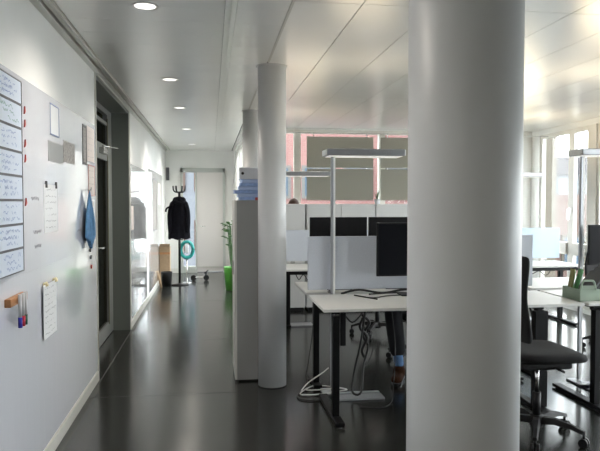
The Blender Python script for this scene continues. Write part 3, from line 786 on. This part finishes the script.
def ellip(name, c, rad, m, parent, zmin=None, seg=24, rings=14, deform=None):
    b_ = MB(); r = bmesh.ops.create_uvsphere(b_.bm, u_segments=seg, v_segments=rings, radius=1)
    for v in r['verts']:
        if deform: v.co = deform(v.co.copy())
        v.co = Vector((c[0] + v.co.x * rad[0], c[1] + v.co.y * rad[1], c[2] + v.co.z * rad[2]))
    return b_.build(name, m, parent, smooth=True)
def hand(vs, es, wi, wrist, d, side, up, curl=.5):
    """adds palm, four fingers and a thumb to a skin graph"""
    d = Vector(d).normalized(); side = Vector(side).normalized(); up = Vector(up).normalized(); W_ = Vector(wrist)
    pi_ = len(vs); p = W_ + d * .045; vs.append((*p, (.030, .016))); es.append((wi, pi_))
    for k, ln in enumerate((.068, .076, .070, .056)):
        o = (k - 1.5) * .019; b0 = len(vs)
        q0 = W_ + d * .085 + side * o; q1 = q0 + d * ln * .5 - up * ln * .15 * curl; q2 = q1 + d * ln * .38 - up * ln * .45 * curl
        vs.extend([(*q0, .0095), (*q1, .0085), (*q2, .0075)]); es.extend([(pi_, b0), (b0, b0 + 1), (b0 + 1, b0 + 2)])
    b0 = len(vs); t0 = W_ + d * .03 - side * .035; t1 = t0 + d * .035 - side * .022; t2 = t1 + d * .03
    vs.extend([(*t0, .012), (*t1, .010), (*t2, .0085)]); es.extend([(pi_, b0), (b0, b0 + 1), (b0 + 1, b0 + 2)])
def head(parent, c, yaw, hairm):
    # face looks along -Y locally
    def df(co):
        if co.z < 0: co.x *= 1 + .28 * co.z; co.y *= 1 + .16 * co.z
        return co
    hd = ellip('hair', (c[0], c[1] + .014, c[2] + .028), (.084, .100, .106), hairm, parent)
    for s_ in (-1, 1):
        ellip('eye', (c[0] + s_ * .031, c[1] - .083, c[2] + .002), (.010, .007, .006), 'black_plastic', parent, seg=12, rings=8)
    ellip('mouth', (c[0], c[1] - .082, c[2] - .052), (.022, .007, .005), 'red', parent, seg=12, rings=8)
def person(label, hip, knees, ankles, toes, chest, neck, hc, elbows, wrists, hdir, shirt, seated=True):
    t_ = thing('person', label, 'person', (hip[0], hip[1], 0))
    o = Vector((hip[0], hip[1], 0)); V = lambda p: tuple(Vector(p) - o)
    vs, es = [], []
    def add(p, r, par=None):
        vs.append((*V(p), r)); i = len(vs) - 1
        if par is not None: es.append((par, i))
        return i
    hip = Vector(hip); chest = Vector(chest); neck = Vector(neck); hc = Vector(hc)
    p0 = add(hip, (.13, .11)); w_ = add(hip.lerp(chest, .45), (.125, .095), p0); c1 = add(chest, (.145, .10), w_)
    n1 = add(neck, .055, c1); h1 = add(hc - Vector((0, .0, .075)), (.058, .065), n1); h2 = add(hc, (.074, .092), h1); h3 = add(hc + Vector((0, .01, .075)), (.060, .075), h2)
    nose = add(hc + Vector((0, -.10, -.02)), (.010, .012), h2)
    for s_ in (-1, 1): add(hc + Vector((s_ * .086, .01, -.01)), (.010, .014), h2)
    for i, s_ in enumerate((-1, 1)):
        sh = add(chest + Vector((s_ * .17, 0, .06)), .055, c1); el = add(elbows[i], .040, sh); wr = add(wrists[i], .026, el)
        hand(vs, es, wr, V(wrists[i]), hdir, (-s_ * -1, 0, 0), (0, 0, 1))
        hp = add(hip + Vector((s_ * .09, -.03, -.02)), .080, p0); kn = add(knees[i], .055, hp); cf = add(Vector(knees[i]).lerp(Vector(ankles[i]), .35), .050, kn); an = add(ankles[i], .030, cf)
    skin('body', vs, es, 'skin', t_)
    k = 1.16
    v2, e2 = [], []
    def a2(p, r, par=None):
        v2.append((*V(p), r)); i = len(v2) - 1
        if par is not None: e2.append((par, i))
        return i
    q0 = a2(hip, (.15, .125))
    for i, s_ in enumerate((-1, 1)):
        hp = a2(hip + Vector((s_ * .09, -.03, -.02)), .098, q0); kn = a2(knees[i], .088, hp)
        cf = a2(Vector(knees[i]).lerp(Vector(ankles[i]), .45), .084, kn); a2(Vector(knees[i]).lerp(Vector(ankles[i]), .88), .074, cf)
    skin('trousers', v2, e2, 'trousers', t_)
    v3, e3 = [], []
    def a3(p, r, par=None):
        v3.append((*V(p), r)); i = len(v3) - 1
        if par is not None: e3.append((par, i))
        return i
    b0 = a3(hip + Vector((0, 0, .03)), (.155, .125)); b1 = a3(hip.lerp(chest, .45), (.145, .115), b0); b2 = a3(chest, (.165, .118), b1); b3 = a3(chest.lerp(neck, .75), .068, b2)
    for i, s_ in enumerate((-1, 1)):
        sh = a3(chest + Vector((s_ * .175, 0, .06)), .070, b2); el = a3(elbows[i], .055, sh); a3(Vector(elbows[i]).lerp(Vector(wrists[i]), .85), .042, el)
    skin('shirt', v3, e3, shirt, t_)
    for i in (0, 1):
        an, tt = Vector(ankles[i]), Vector(toes[i]); d = (tt - an); d.z = 0; d.normalize()
        skin('sock', [(*V(Vector(knees[i]).lerp(an, .70)), .044), (*V(an - Vector((0, 0, .03))), .044)], [(0, 1)], 'sock_blue', t_)
        base = Vector((an.x, an.y, 0))
        hl = base - d * .055 + Vector((0, 0, .048)); md_ = base + d * .05 + Vector((0, 0, .045)); bl = base + d * .13 + Vector((0, 0, .037)); te = base + d * .185 + Vector((0, 0, .035))
        sh_ = skin('shoe', [(*V(base + Vector((0, 0, .13))), (.050, .050)), (*V(base + Vector((0, 0, .06))), (.050, .052)), (*V(hl), (.036, .042)), (*V(md_), (.052, .044)), (*V(bl), (.056, .038)), (*V(te), (.046, .032))], [(0, 1), (1, 2), (1, 3), (3, 4), (4, 5)], 'shoe_brown', t_, root=1)
        ang = math.atan2(d.y, d.x)
        so_ = MB(); bm = so_.bm; pr = []
        for (u, wd) in ((-.095, .022), (-.08, .036), (0, .036), (.10, .046), (.16, .042), (.205, .02)): pr.append((u, wd))
        loop = pr + [(u, -w1) for u, w1 in reversed(pr)]; nrm = Vector((-d.y, d.x, 0))
        so_.poly([Vector(V(base)) + d * u + nrm * v + Vector((0, 0, .002)) for u, v in loop], (0, 0, .018)).build('sole', 'black_plastic', sh_)
    head(t_, Vector(V(hc)), 0, 'hair_brown')
    return t_
person('person in dark trousers, blue socks and brown shoes seated behind the front desk',
       (2.00, 6.00, .60), [(1.61, 5.55, .60), (2.18, 5.52, .60)], [(1.62, 5.36, .13), (2.2, 5.34, .12)], [(1.56, 5.24, .04), (2.21, 5.2, .04)],
       (2.00, 6.02, .98), (2.00, 6.00, 1.14), (2.00, 5.96, 1.27), [(1.75, 5.93, .88), (2.25, 5.93, .88)], [(1.83, 5.72, .87), (2.17, 5.72, .87)], (0, -1, -.1), 'shirt_navy')
person('person standing behind the far grey storage units, only brown hair showing',
       (1.23, 9.53, .90), [(1.14, 9.50, .48), (1.32, 9.50, .48)], [(1.14, 9.53, .10), (1.32, 9.53, .10)], [(1.14, 9.43, .04), (1.32, 9.43, .04)],
       (1.23, 9.55, 1.25), (1.23, 9.54, 1.39), (1.23, 9.53, 1.475), [(.97, 9.55, 1.06), (1.49, 9.55, 1.06)], [(.96, 9.49, .84), (1.50, 9.49, .84)], (0, -.1, -1), 'shirt_white')

# ------------------------------------------------------------ storage row and hanging boards
SY = 8.94
x = 1.10 - 1.03
sl = ['far storage unit, leftmost in the long grey row', 'far storage unit behind the lamp pole in grey row', 'far storage unit behind the two black monitors', 'far storage unit right of a dark seam in grey row', 'far storage unit nearest the right windows']
for i, (x0, x1) in enumerate(((.66, 1.318), (1.338, 2.335), (2.345, 3.34), (3.35, 4.35))):
    t_ = thing('storage_unit', sl[i], 'cabinet', (x0, SY, 0), 0, 'grey storage units before far windows')
    Wd = x1 - x0
    MB().box(0, Wd, .02, .40, .05, 1.52, .003).build('body', 'storage_grey', t_)
    MB().box(.03, Wd - .03, .04, .38, 0, .05).build('plinth', 'black_plastic', t_)
    for k in range(2):
        a = .003 + k * (Wd / 2); b_ = a + Wd / 2 - .006
        dd = MB().box(a, b_, 0, .02, .055, 1.515, .002).build('door', 'storage_grey', t_)
        MB().box((b_ - .04) if k == 0 else (a + .025), (b_ - .025) if k == 0 else (a + .04), -.015, 0, .75, .9).build('handle', 'steel', dd)
wire = tag(MB().cyl((XC + .15, 9.24, 2.555), (XR, 9.24, 2.555), .004, seg=8).build('wire', 'steel'), 'thin steel wire stretched above the olive hanging boards', 'wire')
bl = {(0, 0): 'lower left olive hanging board behind monitors', (0, 1): 'upper left olive hanging board behind the lamp head', (1, 0): 'lower middle olive hanging board, partly hidden by thick column', (1, 1): 'upper middle olive hanging board, partly hidden by thick column', (2, 0): 'lower olive board by the window corner, added to block light', (2, 1): 'upper olive board by the window corner, added to block light'}
for i, (x0, x1) in enumerate(((1.385, 2.375), (2.49, 3.48), (3.595, 4.58))):  # last pair is unseen, added to block light from the far windows
    for k, (z0, z1) in enumerate(((1.575, 2.035), (2.052, 2.502))):
        t_ = thing('hanging_board', bl[(i, k)], 'board', (x0, 9.225, z0), 0, 'olive hanging boards')
        MB().box(0, x1 - x0, 0, .03, 0, z1 - z0, .003).build('board', 'board_olive', t_)
        cl_ = MB()
        for xx in (.1, x1 - x0 - .1):
            cl_.box(xx - .006, xx + .006, .01, .02, z1 - z0, z1 - z0 + (.06 if k else .017))
        cl_.build('clip', 'steel', t_)
MB_ = thing('potted_plant', 'small green plant on the storage units between hanging boards', 'plant', (2.42, 9.16, 1.52))
MB().lathe([(0, 0), (.035, 0), (.045, .07), (0, .07)], seg=20).build('pot', 'binder_white', MB_)
lv = MB(); rnd = random.Random(9)
for k in range(9):
    a = rnd.uniform(0, 2 * PI); r = rnd.uniform(.03, .07); zz = rnd.uniform(.12, .24)
    lv.tube([(0, 0, .06), (r * .4 * math.cos(a), r * .4 * math.sin(a), zz * .7), (r * math.cos(a), r * math.sin(a), zz)], lambda q: .006 * (1.2 - q), seg=5, sub=4)
lv.build('foliage', 'leaf', MB_)

# ------------------------------------------------------------ crate of folders on the right desk
CR = (2.752, 4.47, HA)
ct = thing('crate', 'sage green crate with a looped handle on the right desk', 'crate', CR, 0)
MB().box(0, .42, 0, .24, 0, .006).box(0, .42, 0, .008, .006, .09).box(0, .42, .232, .24, .006, .09).box(0, .008, .008, .232, .006, .09).box(.412, .42, .008, .232, .006, .09).build('body', 'crate_green', ct)
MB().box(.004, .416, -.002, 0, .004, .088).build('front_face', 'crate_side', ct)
MB().tube([(.008, .003, .088), (.016, .003, .12), (.026, .003, .148), (.045, .003, .156), (.075, .003, .156), (.098, .003, .156), (.114, .003, .148), (.124, .003, .12), (.132, .003, .088)], .0085, sub=3).build('handle', 'crate_side', ct)
MB().box(.012, .128, .0, .006, .088, .118).build('handle_plate', 'crate_side', ct)
fl = [('folder_olive', 'olive folder leaning in the green crate, farthest left', .005, .035, .22), ('folder_green', 'bright green folder leaning beside the olive one in crate', .025, .07, .22), ('folder_grey', 'dark grey folder fanned out in the green crate', .045, .16, .20), ('folder_grey', 'second dark grey folder in crate, right of the first', .07, .18, .225), ('folder_grey', 'third dark grey folder in crate next to the red one', .10, .19, .25), ('folder_red', 'red folder at the right end of the green crate', .15, .20, .27)]
ca, sa = 1.0, 0.0
for i, (m_, lab_, ox, ln, hh_) in enumerate(fl):
    lx, ly = ox + .015, .12
    t_ = thing('folder', lab_, 'folder', (CR[0] + lx * ca - ly * sa, CR[1] + lx * sa + ly * ca, HA + .008), 0, 'folders in the green crate')
    ya, yb = ((.05, .10), (.03, .075), (-.10, .10), (-.10, .10), (-.10, .10), (-.10, .10))[i]
    pts = [(0, ya, 0), (0, yb, 0), (ln, yb, hh_), (ln, ya, hh_)]
    MB().poly(pts, (.012, 0, -.004)).build('cover', m_, t_)
    MB().poly([(.014, ya + .003, .008), (.014, yb - .003, .008), (ln * .95 + .014, yb - .003, hh_ * .93), (ln * .95 + .014, ya + .003, hh_ * .93)], (.006, 0, -.002)).build('paper_block', 'paper_green' if i < 2 else 'folder_grey', t_)
tag(MB().box(0, .21, 0, .29, 0, .003).build('paper_sheet', 'paper_green', loc=(2.90, 4.40, HA), rz=-.9), 'pale green paper lying in front of the green crate', 'paper')
tag(MB().tube([(.0, 0, .012), (.25, .05, .012), (.45, -.05, .012), (.6, .04, .012)], .006).build('cable', 'cable_black', loc=(1.25, 4.98, HA - .0)), 'thin black cable loops lying along back of front desk', 'cable')

# ------------------------------------------------------------ cables
def cable(label, pts, r=.005, m='cable_black', name='cable', group=None):
    p0 = Vector(pts[0]); o = MB().tube([Vector(p) - p0 for p in pts], r, seg=6, sub=5).build(name, m, loc=p0)
    tag(o, label, 'cable', group); return o
cable('curved black cable end lying on the front desk top', [(1.13, 4.98, HA + .006), (1.20, 4.86, HA + .006), (1.26, 4.76, HA + .006)], .006)
cable('long thin black cable running across the front desk', [(1.14, 4.96, HA + .005), (1.25, 4.84, HA + .005), (1.38, 4.92, HA + .005), (1.52, 4.95, HA + .005)], .004)
cable('thick black cable bundle between the two front desks', [(1.05, 5.118, .80), (1.2, 5.118, .83), (1.4, 5.118, .80), (1.6, 5.12, .825), (1.8, 5.118, .80)], .010)
cable('black cable hanging below desk, left of the lamp pole', [(.83, 5.16, .74), (.83, 5.2, .5), (.80, 5.25, .2), (.79, 5.3, .06), (.84, 5.2, .012), (.95, 5.3, .01)], .004)
cable('thick black cable curving from desk down to lamp base', [(1.22, 4.95, .76), (1.18, 4.95, .45), (1.12, 4.95, .18), (1.10, 4.90, .05), (1.16, 4.86, .06), (1.20, 4.95, .25), (1.25, 5.0, .40), (1.22, 5.1, .6)], .009)
cable('twisted black cables hanging under the front desk', [(1.19, 5.0, .75), (1.23, 5.02, .65), (1.18, 4.99, .55), (1.24, 5.0, .46), (1.20, 5.0, .36), (1.22, 5.0, .30)], .013)
cable('second twisted black cable hanging under the front desk', [(1.24, 5.0, .75), (1.19, 4.98, .66), (1.26, 5.0, .58), (1.21, 5.01, .48), (1.25, 5.0, .40)], .011)
cable('black cable sagging from desk frame to the left', [(1.02, 4.95, .70), (1.10, 4.92, .60), (1.2, 4.95, .68), (1.28, 4.98, .74)], .007)
cable('thin black cable dropping straight to floor near the shoe', [(1.43, 5.0, .76), (1.46, 4.95, .4), (1.40, 4.8, .06), (1.36, 4.72, .008), (1.26, 4.62, .008), (1.1, 4.66, .008)], .0035)
cable('thin black cable hanging beside the twisted cables', [(1.25, 5.0, .5), (1.29, 5.0, .38), (1.24, 4.98, .25), (1.20, 4.98, .22)], .004)
cable('white cable coiled on floor left of the lamp base', [(.78, 5.18, .012), (.70, 5.02, .012), (.86, 4.99, .015), (1.0, 5.0, .03), (1.08, 5.02, .035), (1.02, 5.1, .03), (.86, 5.22, .02), (.76, 5.1, .022), (.90, 5.05, .035), (1.02, 5.06, .045)], .0055, 'cable_white')
cable('white cable rising from the floor coil to right', [(.72, 5.1, .02), (.80, 5.22, .05), (.92, 5.24, .12), (.97, 5.24, .16)], .0055, 'cable_white')
cable('black cable looped on floor left of the lamp base', [(.95, 4.90, .008), (.80, 4.86, .008), (.68, 4.92, .008), (.70, 5.08, .008), (.84, 5.2, .008), (1.0, 5.22, .008)], .006)
ps = thing('power_box', 'black power box hanging under the front desk by its leg', 'power box', (1.02, 4.93, .42))
MB().box(-.02, .025, -.04, .04, 0, .34, .006).build('housing', 'black_plastic', ps)
MB().box(-.012, -.004, -.01, .01, .34, .357).box(.008, .016, -.01, .01, .34, .357).build('strap', 'black_metal', ps)
cable('black cables under the right end of front desk', [(2.60, 5.0, .76), (2.66, 5.0, .55), (2.60, 5.0, .3), (2.50, 5.0, .12), (2.42, 4.95, .02)], .009)
cable('black cables hanging below the desk near right windows', [(4.0, 7.75, .73), (4.08, 7.75, .62), (4.2, 7.75, .66), (4.3, 7.75, .60), (4.4, 7.75, .72)], .006)
cable('thin black cable hanging below the middle row desk', [(1.0, 7.75, .73), (1.06, 7.75, .60), (1.12, 7.75, .66), (1.18, 7.75, .55), (1.08, 7.75, .5)], .006)
